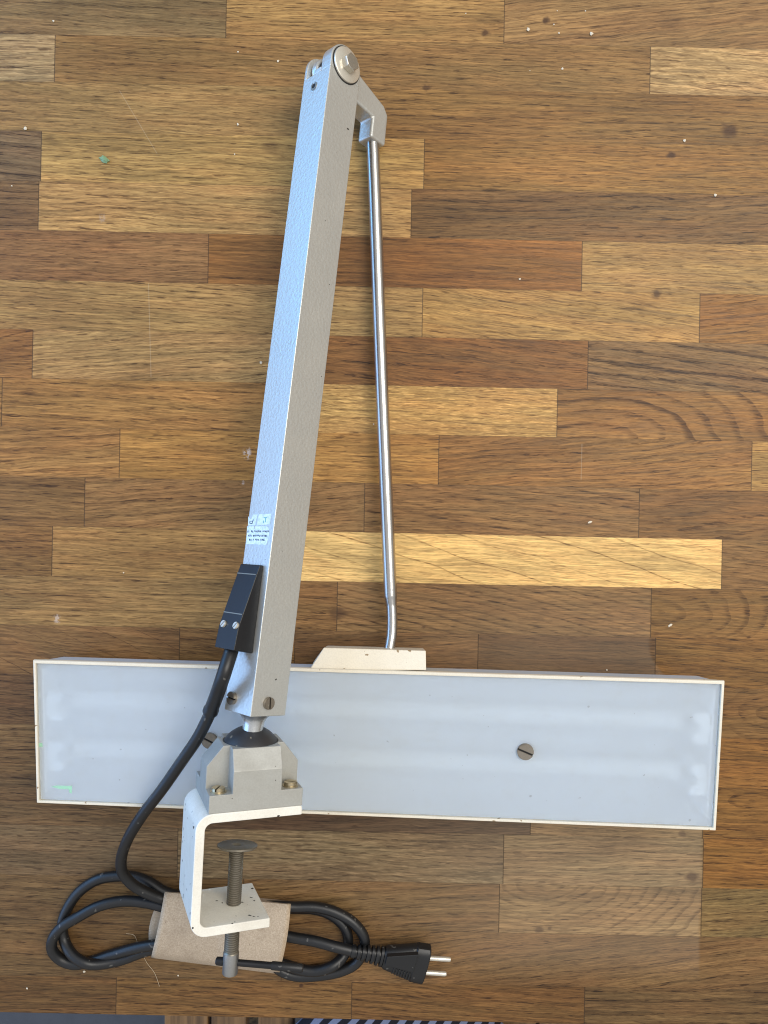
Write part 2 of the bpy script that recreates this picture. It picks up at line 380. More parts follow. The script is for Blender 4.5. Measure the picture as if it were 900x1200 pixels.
    c = n.mix(n.ma('MULTIPLY', n.ma('MULTIPLY', flk, fl), .55, clamp=True), c, n.mix(1.0, c, (1.55, 1.6, 1.7, 1), 'MULTIPLY'))
    # knots
    wob = n.ma('MULTIPLY', n.ma('SUBTRACT', n.noise(o, 160, 3), .5), 5.0)
    kn = None
    for px, py, r, st in KNOTS:
        kxx, kyy = loc(px, py); r = r * .72
        ex = n.ma('MULTIPLY', n.ma('SUBTRACT', X, kxx), .8); ey = n.ma('SUBTRACT', Y, kyy)
        d = n.ma('ADD', n.ma('SQRT', n.ma('ADD', n.ma('MULTIPLY', ex, ex), n.ma('MULTIPLY', ey, ey))), wob)
        f = n.ss(d, r * .35, r * 1.25, st, 0.0)
        kn = f if kn is None else n.ma('MAXIMUM', kn, f)
    c = n.mix(kn, c, rgb(62, 38, 22))
    # reflected light painted as a paler, duller rectangle near the front edge
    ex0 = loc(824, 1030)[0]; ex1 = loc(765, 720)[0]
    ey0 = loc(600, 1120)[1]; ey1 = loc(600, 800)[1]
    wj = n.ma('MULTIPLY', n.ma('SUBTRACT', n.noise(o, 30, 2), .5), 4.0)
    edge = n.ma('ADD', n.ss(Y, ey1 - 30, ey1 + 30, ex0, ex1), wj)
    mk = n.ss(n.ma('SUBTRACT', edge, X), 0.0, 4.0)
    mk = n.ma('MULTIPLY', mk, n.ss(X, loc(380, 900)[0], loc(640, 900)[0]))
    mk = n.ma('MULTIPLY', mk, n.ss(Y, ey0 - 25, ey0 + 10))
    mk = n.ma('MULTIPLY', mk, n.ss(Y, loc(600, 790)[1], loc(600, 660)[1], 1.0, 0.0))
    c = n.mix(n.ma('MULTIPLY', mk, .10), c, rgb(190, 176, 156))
    # dried white smear and a few hairline scratches
    for sx_, sy_, rr_s, am in ((289.5, 531, 7, .8), (285, 565, 3, .5), (67, 725, 6, .45), (120, 255, 6, .2)):
        qx, qy = loc(sx_, sy_)
        dd_ = n.ma('SQRT', n.ma('ADD', n.ma('POWER', n.ma('MULTIPLY', n.ma('SUBTRACT', X, qx), 1.5), 2.0), n.ma('POWER', n.ma('SUBTRACT', Y, qy), 2.0)))
        f = n.ma('MULTIPLY', n.ss(dd_, rr_s * .3, rr_s, am, 0.0), n.ss(n.noise(o, 300, 3, .7), .46, .56))
        c = n.mix(f, c, rgb(205, 190, 180))
    for (ax_, ay_), (bx_, by_), am in (((174, 332), (177, 442), .13), ((140, 106), (184, 180), .14), ((682, 520), (681, 562), .14)):
        qx, qy = loc(ax_, ay_); ux, uy = loc(bx_, by_)
        ln = n.ma('ABSOLUTE', n.ma('SUBTRACT', X, n.ma('MULTIPLY_ADD', n.ma('SUBTRACT', Y, qy), (ux - qx) / (uy - qy), qx)))
        f = n.ma('MULTIPLY', n.ss(ln, .15, .55, am, 0.0), n.ma('MULTIPLY', n.ma('LESS_THAN', Y, max(qy, uy)), n.ma('GREATER_THAN', Y, min(qy, uy))))
        c = n.mix(f, c, rgb(214, 200, 176))
    # glued joints between the staves
    jx = n.ma('MINIMUM', n.ma('SUBTRACT', X, bx0), n.ma('SUBTRACT', bx1, X))
    jy = n.ma('MINIMUM', n.ma('SUBTRACT', Y, by0), n.ma('SUBTRACT', by1, Y))
    jn = n.noise(o, 90, 2)
    jd = n.ma('MAXIMUM', n.ss(jx, .1, .65, .68, 0.0), n.ma('MULTIPLY', n.ss(jy, .1, .6, .5, 0.0), n.ss(jn, .35, .65)))
    c = n.mix(jd, c, rgb(44, 32, 20))
    rg = n.ma('ADD', n.ss(fiber, .2, .8, .40, .54), n.ma('MULTIPLY', mk, .08))
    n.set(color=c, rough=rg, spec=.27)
    hgt = n.ma('SUBTRACT', n.ma('MULTIPLY', fiber, .5), n.ma('ADD', n.ma('MULTIPLY', pores, .6), n.ma('MULTIPLY', jd, .8)))
    n.bump(hgt, .22, .0004)
    return n.m
make_table()

# ------------------------------------------------------------------ the lamp
lamp = empty('desk_lamp', P(300, 900, 0))
tag(lamp, 'folded silver workbench lamp with a long cream tube light head and clamp', 'lamp')

# --- upright arm: square tube lying on its edge
A = P(391, 77, 42); B = P(298.5, 835, 100)
t = (A - B).normalized()
up0 = (V(0, 0, 1) - t * t.z).normalized(); rt0 = t.cross(up0).normalized()
th = math.radians(46)
n1 = rt0 * math.sin(th) + up0 * math.cos(th)            # right-hand face
n2 = -rt0 * math.cos(th) + up0 * math.sin(th)           # left-hand face
W2 = 15.5
def axis_at(py, a=0.0, b=0.0):
    lo, hi = -100.0, 800.0
    base = B + (n1 * a + n2 * b) * MM
    for _ in range(60):
        m = (lo + hi) / 2; q = base + t * m * MM
        y = 600 - q.y / (H - q.z) * FPX
        if y > py: lo = m
        else: hi = m
    return lo
TF = Frame(B, n1, n2, t)                                 # tube frame: a = n1, b = n2, c = along
s_piv = axis_at(86)
L0 = 0.0
bm = bmesh.new()
e = 1.6
sec = [(W2, W2), (-W2, W2), (-W2, -W2), (W2, -W2)]
prism(bm, TF, sec, L0, s_piv - 9)
arm = finish('arm', bm, M['hammer'], lamp, smooth=25, bevel=.6, seg=2)
# fork cheeks at the top of the arm
bm = bmesh.new()
FF = Frame(TF(0, 0, s_piv), n2, t, n1)
chk = [(-W2, -9.2), (W2, -9.2)] + arc(0, 0, W2, 0, 180, 24)
prism(bm, FF, chk, 4.5, W2)
prism(bm, FF, chk, -W2, -12.3)
box(bm, FF, 11.5, W2, -9.2, -5.0, -3.6, 4.5)
finish('fork', bm, M['hammer'], arm, smooth=25, bevel=.8)
bm = bmesh.new(); lathe(bm, FF, [(0, -4.0), (10.5, -4.0), (10.5, 4.4), (0, 4.4)], 36); finish('slot_shade_fill', bm, M['slot'], arm, smooth=40)  # dark cylinder added to fill the fork slot with painted shade
# washer and hexagon bolt
bm = bmesh.new(); WF = Frame(TF(W2, 0, s_piv), n2, t, n1)
lathe(bm, WF, [(4, .5), (13.0, .5), (13.4, .4), (13.2, 1.5), (12.4, 1.9), (4, 1.9)], 48)
finish('washer', bm, M['bright'], arm, smooth=30)
bm = bmesh.new(); lathe(bm, WF, [(0, 0), (14.2, 0), (14.2, .45), (0, .45)], 40)  # dark disc added as painted shade in the gap round the washer
finish('washer_shade_ring', bm, M['slot'], arm, smooth=30)
bm = bmesh.new()
hexp = [(6.9 * math.cos(math.radians(60 * k + 8)), 6.9 * math.sin(math.radians(60 * k + 8))) for k in range(6)]
prism(bm, WF, hexp, 1.9, 7.2); lathe(bm, WF, [(0, 7.1), (6.0, 7.1), (5.7, 7.45), (0, 7.5)], 28)
finish('bolt', bm, M['boltm'], arm, smooth=30, bevel=.35)
# roll pin in the left-hand face, near the top
q = on_plane(368, 101, TF(0, W2, 0), n2)
bm = bmesh.new(); RF = frame_n(q, n2, t)
ri = arc(0, 0, 2.0, 30, 345, 20); ro = arc(0, 0, 3.4, 345, 30, 20)
prism(bm, RF, ro + ri, -.4, .45)
pin = finish('roll_pin', bm, M['screw'], arm, smooth=30)
bm = bmesh.new(); lathe(bm, RF, [(0, .02), (2.2, .02), (2.2, .06), (0, .06)], 20)
finish('pin_hole_shade', bm, M['slot'], arm)
# end screws near the joint
for (px, py, nn, sd, R, mt, p0) in ((314, 824, n1, V(.1, 1, 0), 4.3, 'screw', TF(W2, 0, 0)), (273, 818, n2, V(1, -.1, .8), 4.6, 'screw', TF(0, W2, 0))):
    q = on_plane(px, py, p0, nn); bm = bmesh.new()
    slotted(bm, frame_n(q, nn, sd), R, 2.6, 1.2); finish('screw', bm, [M[mt], M['slot']], arm, smooth=30)
# torn label
def face2(px, py, off=.12): return on_plane(px, py, TF(0, W2 + off, 0), n2)
bm = bmesh.new()
def patch(pts, off0=.02, off1=.14):
    a = [bm.verts.new(face2(x, y, off0)) for x, y in pts]; b = [bm.verts.new(face2(x, y, off1)) for x, y in pts]
    bm.faces.new(b)
    for i in range(len(a)): bm.faces.new((a[i], a[(i + 1) % len(a)], b[(i + 1) % len(b)], b[i]))
patch([(291.0, 605), (292.6, 607.5), (294.2, 609), (296.5, 603.2), (302.2, 602.6), (300.8, 607), (299.4, 615.6), (290.6, 615.4)])
patch([(303.8, 602.6), (317.5, 602.0), (317.9, 604), (316.4, 614.4), (301, 615.8), (302.4, 607)])
patch([(289.6, 616.8), (297.4, 616.8), (298.4, 620), (299.2, 616.8), (313, 616.6), (315.2, 619), (315.4, 628), (312.6, 637.2), (311.2, 638.6), (288.4, 637.4)])
lab = finish('label_sticker', bm, M['sticker'], arm, smooth=0)
bm = bmesh.new(); rr_ = random.Random(5)
def mark(x, y, w, h): patch([(x, y), (x + w, y), (x + w - .1, y + h), (x - .1, y + h)], .13, .19)
for y, x0, x1 in ((621.6, 290, 315), (626.6, 291, 312.5), (631.4, 292, 310)):
    x = x0
    while x < x1:
        w = rr_.uniform(.5, 1.3); mark(x, y + rr_.uniform(-.2, .2), w, rr_.uniform(1.6, 2.5))
        if rr_.random() < .5: mark(x + w, y + 1.4, .6, .6)
        x += w + rr_.uniform(.3, .7) + (1.4 if rr_.random() < .18 else 0)
for x, y, w, h in ((292.4, 611, .9, 2.6), (293.4, 613, 2, .9), (295.4, 610, .8, 3.6), (293, 610.4, 2.2, .7), (296.4, 608, .6, 3)): mark(x, y, w, h)
finish('label_print', bm, M['ink'], lab, smooth=0)
bm = bmesh.new(); mark(309, 606, 4, 1); mark(310.6, 607, 1, 5); mark(308.4, 610, 1, 3)
finish('label_symbol', bm, M['inkpale'], lab, smooth=0)

# --- black cable inlet box on the left-hand face
s0 = axis_at(662, 0, W2); s1 = axis_at(764, 0, W2)
bm = bmesh.new(); BF = Frame(TF(0, W2, 0), t, n2, n1)    # x along, y out, z across
prism(bm, BF, [(s0, 0), (s0, 3.2), (s0 - 5.5, 4.8), (s1 + 17, 15.2), (s1 + 1.5, 16.5), (s1, 0)], -13.5, 9.5)
inlet = finish('cable_inlet', bm, M['black'], lamp, smooth=25, bevel=.7)
dirn = (BF(s1 + 17, 15.2, 0) - BF(s0 - 5.5, 4.8, 0)).normalized(); on = n1.cross(dirn).normalized()
if on.dot(n2) < 0: on = -on
for px, py in ((262, 731), (276.5, 733)):
    q = on_plane(px, py, BF(s1 + 17, 15.6, 0), on); bm = bmesh.new()
    slotted(bm, frame_n(q, on, V(.75, .6, 0)), 2.5, 1.1, .8); finish('screw', bm, [M['bright'], M['slot']], inlet, smooth=30)
for sx in (s1 + 26.5, s0 - 7.0):
    bm = bmesh.new()
    f_ = (sx - (s1 + 17)) / ((s0 - 5.5) - (s1 + 17)); yy = 15.2 + (4.8 - 15.2) * f_
    box(bm, BF, sx - .35, sx + .35, yy - .5, yy + .28, -12.9, 8.9)
    finish('ridge_line', bm, M['darksteel'], inlet, smooth=0)

# --- neck and ball
ballc = B - t * (33 * MM)
bm = bmesh.new(); NF = frame_n(ballc, t, V(1, 0, 0))
lathe(bm, NF, [(7.4, 10), (7.4, 24), (7.8, 27), (9.2, 30), (11.5, 32.2), (13.5, 33.0), (13.5, 33.4)], 40)
finish('neck', bm, M['neck'], lamp, smooth=40)

# --- clamp frame: r (right), u (towards the ball), d (towards the viewer)
thc = math.radians(22.5); ru = math.radians(3.3)
d = V(math.sin(thc), 0, math.cos(thc)).normalized()
u = V(math.sin(ru), math.cos(ru), 0); u = (u - d * u.dot(d)).normalized()
r = u.cross(d).normalized()
O = P(230, 956, 141)
CF = Frame(O, r, u, d)
bc = Vector(((ballc - O).dot(r), (ballc - O).dot(u), (ballc - O).dot(d))) * 1000
print('ball in clamp frame', bc)
DEP = 55.0
T = 6.3
LT, LB, HB = 73.0, 54.0, 81.5
ro_, ri_ = 11.0, 5.0
poly = [(LT - 1, 0)] + arc(ro_, -ro_, ro_, 90, 180, 8) + arc(ro_, -HB + ro_, ro_, 180, 270, 8) + [(LB, -HB), (LB, -HB + T)] + arc(T + ri_, -HB + T + ri_, ri_, 270, 180, 8) + arc(T + ri_, -T - ri_, ri_, 180, 90, 8) + [(LT, -T), (LT, -1)]
bm = bmesh.new(); prism(bm, CF, poly, -DEP, 0)
clamp = finish('clamp_bracket', bm, M['white'], lamp, smooth=30, bevel=1.1, seg=3)

# --- joint housing with four corner pockets
x0, x1 = 8.0, 73.0; z0, z1 = -DEP + .5, -.4; sl = 12.0; hb = 27.0; ht = 40.5; pk = 15.5; cin = 11.0; cinz = 7.0
bm = bmesh.new()
hull = [(x0, .05), (x1, .05), (x1, hb), (x1 - cin, ht), (x0 + cin, ht), (x0, hb)]
prism(bm, CF, hull, z0, z1)
# slope the front and back tops
for v in bm.verts:
    p = v.co - O; hh = p.dot(u) * 1000; dd = p.dot(d) * 1000
    if hh > hb + 1:
        v.co += d * ((cinz if abs(dd - z0) < 1 else -cinz) * MM)
# the front/back faces are now bent: rebuild them as planar pieces
bmesh.ops.delete(bm, geom=[f for f in bm.faces if len(f.verts) > 4], context='FACES_ONLY')
bm.verts.ensure_lookup_table()
def near(a, b, c):
    q = CF(a, b, c); return min(bm.verts, key=lambda v: (v.co - q).length)
for zz, zi in ((z0, z0 + cinz), (z1, z1 - cinz)):
    bm.faces.new([near(x0, .05, zz), near(x1, .05, zz), near(x1, hb, zz), near(x0, hb, zz)])
    bm.faces.new([near(x0, hb, zz), near(x1, hb, zz), near(x1 - cin, ht, zi), near(x0 + cin, ht, zi)])
base = finish('joint_housing', bm, M['cast'], lamp, smooth=0)
cuts = []
for ax, bx in ((x0 - 5, x0 + pk), (x1 - pk, x1 + 5)):
    for az, bz in ((z0 - 5, z0 + pk), (z1 - pk, z1 + 5)):
        bm = bmesh.new(); box(bm, CF, ax, bx, sl, 80, az, bz); cuts.append(finish('cut', bm, M['cast'], None, smooth=0))
bm = bmesh.new(); SF = frame_n(CF((x0 + x1) / 2, 33, (z0 + z1) / 2), u, r)
lathe(bm, SF, [(0, -6), (19.6, -6), (19.6, 30), (0, 30)], 48); cuts.append(finish('cut', bm, M['cast'], None, smooth=0))
for cobj in cuts:
    md = base.modifiers.new('b', 'BOOLEAN'); md.object = cobj; md.operation = 'DIFFERENCE'; md.solver = 'EXACT'
bpy.context.view_layer.update()
dg = bpy.context.evaluated_depsgraph_get()
me2 = bpy.data.meshes.new_from_object(base.evaluated_get(dg))
base.modifiers.clear(); base.data = me2
for cobj in cuts: bpy.data.objects.remove(cobj, do_unlink=True)
for p in me2.polygons: p.use_smooth = True
me2.set_sharp_from_angle(angle=math.radians(14))
b_ = base.modifiers.new('bevel', 'BEVEL'); b_.width = .0009; b_.segments = 3; b_.limit_method = 'ANGLE'; b_.angle_limit = math.radians(20); b_.harden_normals = True
# dome
bm = bmesh.new(); Rb = 23.0
lathe(bm, frame_n(CF((x0 + x1) / 2, 27.5, (z0 + z1) / 2), u, r), [(19.3, 4)] + [(Rb * math.cos(math.radians(a)), Rb * math.sin(math.radians(a))) for a in range(33, 90, 4)] + [(0, Rb)], 48)
finish('ball_cover', bm, M['ball'], base, smooth=40)
# pocket screws
for i, (ax, az) in enumerate(((x0 + 7.2, z1 - 7.2), (x1 - 7.2, z1 - 7.2), (x0 + 7.2, z0 + 7.2), (x1 - 7.2, z0 + 7.2))):
    bm = bmesh.new(); slotted(bm, frame_n(CF(ax, sl, az), u, r * (1 if i % 2 else .6) + d * (.7 if i % 2 else -.9)), 4.6, 3.0, 1.2)
    lathe(bm, frame_n(CF(ax, sl, az), u, r), [(0, -.2), (5.6, -.2), (5.6, .7), (0, .7)], 24)
    finish('screw', bm, [M['brass'], M['slot']], base, smooth=30)

# --- clamp screw with pad and handle
rs, ds = 34.5, -27.5
bm = bmesh.new(); KF = frame_n(CF(rs, 0, ds), -u, r)     # height measured downwards from the top plate
prof = [(0, 35.5), (3.2, 35.5), (4.2, 37)]
h = 37.0
while h < 108:
    prof += [(5.15, h + .45), (5.15, h + .75), (4.35, h + 1.3), (4.35, h + 1.5)]; h += 1.55
prof += [(5.3, h + .6), (5.5, h + 1.2), (5.5, 123.0), (5.0, 124.0), (0, 124.0)]
lathe(bm, KF, prof, 28)
cs = finish('clamp_screw', bm, M['darksteel'], lamp, smooth=50)
bm = bmesh.new(); lathe(bm, KF, [(5.56, 109.5), (5.56, 123.8), (5.3, 124.3), (0, 124.3), (0, 109.5)], 28)
finish('screw_end', bm, M['steel'], cs, smooth=40)
pn = V(.05, .985, -.16).normalized()
bm = bmesh.new(); lathe(bm, frame_n(CF(rs + .5, -34.6, ds), pn, r), [(0, -2.2), (6, -2.2), (13.4, -1.0), (14.2, -.3), (14.2, .6), (13.4, 1.0), (4.2, 1.0), (2.8, -.4), (0, -.5)], 48)
finish('pressure_pad', bm, M['darksteel'], cs, smooth=35)
# handle bar through the screw's end
hz = 116.5
hp = CF(rs, -hz, ds)
hdir = V(1, 0, .06); hdir = (hdir - u * hdir.dot(u)).normalized()
def hpt(px, py):
    # along r direction through hp, found by pixel x
    lo, hi = -60.0, 120.0
    for _ in range(50):
        m = (lo + hi) / 2; q = hp + hdir * m * MM
        if 450 + q.x / (H - q.z) * FPX < px: lo = m
        else: hi = m
    return lo
bm = bmesh.new(); HF = frame_n(hp, hdir, u)
a0, a1, a2 = hpt(253, 0), hpt(320, 0), hpt(355, 0)
lathe(bm, HF, [(0, a0), (2.0, a0), (2.8, a0 + .8), (2.9, a0 + 5), (2.4, a0 + 5.6), (2.3, a0 + 6), (2.3, a1), (0, a1)], 20)
hb_ = finish('handle_bar', bm, M['black'], cs, smooth=40)
bm = bmesh.new(); lathe(bm, HF, [(0, a1 - 1), (2.75, a1 - 1), (2.9, a1), (2.9, a2 - 1), (2.3, a2), (0, a2)], 20)
finish('handle_tip', bm, M['rubber'], hb_, smooth=40)

# --- elbow bracket between the arm and the rod
bm = bmesh.new(); EF = Frame(TF(0, 0, s_piv), -n2, t, n1)
pl = [(0, 13)] + [(18, 10), (52, -1.0), (57.5, -7), (58, -34), (40.5, -34), (40.5, -17), (8, -13.5)] + arc(0, 0, 13, 270, 90, 14)[:-1]
prism(bm, EF, [p for p in pl if p[0] > 17.9 or False] + [(18, -14.5)], -8, 8)
prism(bm, EF, [(0, 13), (18.2, 9.9), (18.2, -14.4), (8, -13.5)] + arc(0, 0, 13, 270, 90, 14)[:-1], -11.4, -4.2)
prism(bm, EF, [(12, 11.2), (18.2, 9.9), (18.2, -14.4), (12, -13.9)], -11.4, 8)
elbow = finish('elbow_bracket', bm, M['hammer'], lamp, smooth=30, bevel=2.2, seg=4)

# --- polished rod
bm = bmesh.new()
pts = spline([P(435.5, 150, 11.5), P(437, 175, 12), P(446.5, 430, 17), P(457.5, 695, 22)], 14)
sweep(bm, pts, 5.35, 28)
rod = finish('rod', bm, M['rod'], lamp, smooth=45)
bm = bmesh.new()
pts = spline([P(457.3, 690, 22), P(457.8, 700, 22), P(459, 712, 22.3), P(459.6, 728, 23), P(459, 744, 24.5), P(456.5, 760, 28), P(454, 782, 33)], 8)
sweep(bm, pts, [5.3 - .95 * min(1, max(0, (i - 7) / 7)) for i in range(len(pts))], 28)
finish('rod_end', bm, M['rod'], rod, smooth=45)

# --- light head
cTL, cTR, cBR, cBL = P(38, 773, 52), P(850, 797.5, 73), P(839.5, 974, 66), P(42.5, 941.5, 46)
hn = ((cTR - cTL).cross(cBL - cTL) * -1).normalized()
if hn.z < 0: hn = -hn
LW = (cTR - cTL).length * 1000; LH = (cBL - cTL).length * 1000
def HP(a, b, c):      # a mm from left, b mm from top, c mm along the normal
    s_, t_ = a / LW, b / LH
    p = cTL.lerp(cTR, s_).lerp(cBL.lerp(cBR, s_), t_)
    return p + hn * c * MM
bm = bmesh.new()
RT, RSD = 3.0, 2.4
def ring4(l, tp, rr2, bt, c): return [bm.verts.new(HP(l, tp, c)), bm.verts.new(HP(LW - rr2, tp, c)), bm.verts.new(HP(LW - rr2, LH - bt, c)), bm.verts.new(HP(l, LH - bt, c))]
R0 = ring4(3, 10.0, 3, 3, -43); R1 = ring4(0, .3, 0, 0, -2.0); R1b = ring4(.5, .6, .5, .5, 0)
R2 = ring4(RSD, RT, RSD, RSD, 0); R3 = ring4(RSD, RT, RSD, RSD, -10); R4 = ring4(RSD + 4, RT + 4, RSD + 4, RSD + 4, -39)
for Aq, Bq, mi in ((R0, R1, 0), (R1, R1b, 0), (R1b, R2, 0), (R2, R3, 0), (R3, R4, 1)):
    for k in range(4): bm.faces.new((Aq[k], Aq[(k + 1) % 4], Bq[(k + 1) % 4], Bq[k])).material_index = mi
bm.faces.new(R0[::-1]); bm.faces.new(R4).material_index = 1
head = finish('light_head', bm, [M['cream'], M['tray']], lamp, smooth=0, bevel=.4)
class HFrame:
    def __call__(s, a, b, c): return HP(a, b, c)
hf = HFrame()
bm = bmesh.new(); g = .35
box(bm, hf, RSD + g, LW - RSD - g, RT + g, LH - RSD - g, -5.0, -2.0)
diff = finish('diffuser_panel', bm, M['diffuser'], head, smooth=0)
# things behind the diffuser
for tt in (.335, .685):
    bm = bmesh.new(); yb = LH * tt
    p0, p1 = HP(22, yb, -26), HP(LW - 22, yb, -26)
    sweep(bm, [p0, p1], 8.0, 24); finish('lamp_tube', bm, M['lamp_tube'], head, smooth=40)
    for side in ((0, 1) if tt < .5 else ()):
        bm = bmesh.new(); xa = 4.6 if side == 0 else LW - 6.4
        box(bm, hf, xa, xa + 1.8, RT + 5, LH - RSD - 5, -38, -5.6); finish('end_plate', bm, M['holder'], head, smooth=0)
    for side in (0, 1):
        bm = bmesh.new()
        def mx(a): return a if side == 0 else LW - a
        cshape = [(8, -12), (19, -12), (21, -9), (19, -4.5), (16, -3.5), (14.5, 0), (16, 3.5), (19, 4.5), (21, 9), (19, 12), (8, 12), (6.5, 0)]
        prism(bm, hf, [(mx(a), yb + b) for a, b in cshape], -38, -5.4)
        finish('lamp_holder', bm, M['holder'], head, smooth=0, bevel=1.2)
def head_at(px, py, c=-2.0): return on_plane(px, py, HP(LW / 2, LH / 2, c), hn)
for px, py, sdv in ((615.5, 880.5, V(1, -.42, 0)), (246, 867.5, V(1, -.5, 0))):
    bm = bmesh.new(); slotted(bm, frame_n(head_at(px, py), hn, sdv), 6.3, 2.0, 1.5); finish('screw', bm, [M['screw'], M['slot']], head, smooth=30)
# green marks left on the diffuser
for pts_ in ([(60, 922), (66, 920.5), (82, 921), (84.5, 920.5), (84, 930), (81.5, 929), (80.5, 925), (70, 924.5)], [(45, 871), (49.5, 870.5), (50, 875), (45.5, 875.5)]):
    bm = bmesh.new()
    a = [bm.verts.new(head_at(x, y, -1.96)) for x, y in pts_]; b = [bm.verts.new(head_at(x, y, -1.80)) for x, y in pts_]
    bm.faces.new(b)
    for i in range(len(a)): bm.faces.new((a[i], a[(i + 1) % len(a)], b[(i + 1) % len(a)], b[i]))
    finish('green_mark', bm, M['tape'], diff, smooth=0)
# cream hinge bracket on the head's top edge
bm = bmesh.new()
top = [P(362.5, 785, 58), P(379.5, 759, 54), P(499, 762.5, 56), P(499.5, 785.5, 60.5)]
bot = [V(q.x * 1.0, q.y - .001, .016) for q in top]
for q in (bot[1], bot[2]): q.y -= .004
ta = [bm.verts.new(q) for q in top]; ba = [bm.verts.new(q) for q in bot]
bm.faces.new(ta); bm.faces.new(ba[::-1])
for k in range(4): bm.faces.new((ba[k], ba[(k + 1) % 4], ta[(k + 1) % 4], ta[k]))
finish('hinge_bracket', bm, M['cream'], head, smooth=0, bevel=.6)

# --- power cord
st_ = BF(s1 + 2, 9.0, -3.0)
sl_pts = spline([BF(s1 + 6, 8.5, -2.6), st_, P(263, 788, 118), P(254.5, 813, 110), P(246.5, 834, 101)], 8)
bm = bmesh.new(); nS = len(sl_pts)
rad = [5.1] * nS
rad[nS - 2] = 5.7; rad[nS - 1] = 5.7
sweep(bm, sl_pts, rad, 20)
cord_pts = [(250, 826, 104), (246, 836, 100), (232, 864, 92), (213, 892, 82), (190, 925, 71), (167, 955, 59), (149, 985, 46), (142, 1008, 36), (144, 1023, 29), (156, 1037, 23), (174, 1047, 18), (196, 1054.5, 13), (265, 1062, 11), (330, 1062, 12),
 (345, 1063, 11), (369, 1063, 10), (393, 1069, 10), (416, 1083, 10), (427.5, 1102, 9), (419, 1127, 5), (401, 1137.5, 5), (369, 1143.5, 5), (346, 1143.5, 5), (330, 1138, 5), (316, 1127, 7), (296, 1118, 8), (240, 1112, 9),
 (180, 1112.5, 6), (140, 1125.5, 6), (113, 1130, 10), (100, 1128.5, 12), (85, 1119, 10), (75, 1101, 5), (73, 1083, 5), (78, 1067, 5), (92, 1046, 5), (113, 1031.5, 5), (134, 1027, 5), (156, 1027.5, 6), (174, 1033.5, 8), (194, 1045.5, 10), (260, 1060, 8), (330, 1064, 6),
 (372, 1066, 5), (391, 1074, 5), (404, 1087, 5), (408, 1103, 5), (404, 1118, 5), (390, 1132, 11), (366, 1138, 11), (332, 1130, 10), (300, 1118, 12), (240, 1106, 12),
 (181, 1107.5, 12), (155, 1112, 10), (128, 1119.5, 6), (105, 1127, 5), (87, 1130, 5), (71, 1124.5, 6), (61.5, 1114, 9), (61.5, 1101, 12), (71, 1087.5, 14), (91, 1075, 13), (116, 1062, 11), (144, 1056, 9), (172, 1058, 9), (195, 1063.5, 10), (260, 1077, 12),
 (338, 1097.5, 13), (369, 1103, 15), (393, 1109.5, 16), (420, 1116, 14)]
wp = [P(*p) for p in cord_pts]
cord = finish('power_cord', bm, M['rubber'], lamp, smooth=50)
cord.name = 'cord_sleeve'; cord.data.name = 'cord_sleeve'
bm = bmesh.new(); sweep(bm, spline(wp, 7), 4.35, 16)
cable = finish('power_cord', bm, M['rubber'], lamp, smooth=50)
cord.parent = cable; cord.matrix_parent_inverse = Matrix.Identity(4)

# --- mains plug
pa, pb = P(413, 1114.5, 15), P(500, 1130, 11)
ax = (pb - pa).normalized(); pu = (V(0, 0, 1) - ax * ax.z).normalized(); pu = (pu + ax.cross(pu) * .25).normalized()
side = ax.cross(pu)                                     # towards the right of travel
PF = Frame(pa, ax, side, pu)
plen = (pb - pa).length * 1000
def sect(bm, x, w, hgt, n=20, pw=3.0):
    o_ = []
    for k in range(n):
        a = 2 * math.pi * k / n; c_, s_ = math.cos(a), math.sin(a)
        o_.append(bm.verts.new(PF(x, math.copysign(abs(c_) ** (2 / pw), c_) * w, math.copysign(abs(s_) ** (2 / pw), s_) * hgt)))
    return o_
def loft(bm, rings):
    for Aq, Bq in zip(rings, rings[1:]):
        n = len(Aq)
        for k in range(n): bm.faces.new((Aq[k], Aq[(k + 1) % n], Bq[(k + 1) % n], Bq[k]))
    bm.faces.new(rings[0][::-1]); bm.faces.new(rings[-1])
bm = bmesh.new()
loft(bm, [sect(bm, 26, 8.4, 5.5), sect(bm, 28.5, 10.0, 6.2), sect(bm, 38, 12.6, 6.6), sect(bm, 49, 16.2, 6.8), sect(bm, 51, 16.4, 6.9), sect(bm, 52, 17.6, 7.6), sect(bm, plen - 1, 18.0, 7.7), sect(bm, plen, 17.2, 7.0)])
prism(bm, PF, [(27.5, -8.2), (40, -12.0), (52, -15.6), (52, 2.5), (40, 1.6), (27.5, .8)], 4.5, 8.4)
plug = finish('mains_plug', bm, M['rubber'], lamp, smooth=32, bevel=.5)
bm = bmesh.new()
for k in range(7):                                      # finger grip ribs on the lower flank
    xx = 36 + k * 2.3
    prism(bm, Frame(PF(xx, 0, 0), ax, side, pu), [(-.55, 3.2 + k * .3), (.55, 3.2 + k * .3), (.55, 8.0 + k * .62), (-.55, 8.0 + k * .62)], 5.0, 6.95 + k * .07)
    prism(bm, Frame(PF(xx, 0, 0), ax, side, pu), [(-.55, 10 + k * .6), (.55, 10 + k * .6), (.55, 12.3 + k * .6), (-.55, 12.3 + k * .6)], -2, 3.5)
finish('grip_ribs', bm, M['rubber'], plug, smooth=0, bevel=.25)
bm = bmesh.new()
prof = [sect(bm, -1, 4.8, 4.6, 20, 2.2)]
x = 0.0
for k in range(7):
    w = 5.0 + k * .62; hh = 4.8 + k * .22
    prof += [sect(bm, x + .2, w, hh, 20, 2.2), sect(bm, x + 2.2, w + .3, hh, 20, 2.2), sect(bm, x + 2.5, w * .78, hh * .78, 20, 2.2), sect(bm, x + 3.7, w * .78, hh * .78, 20, 2.2)]; x += 3.9
loft(bm, prof)
finish('strain_relief', bm, M['rubber'], plug, smooth=25)
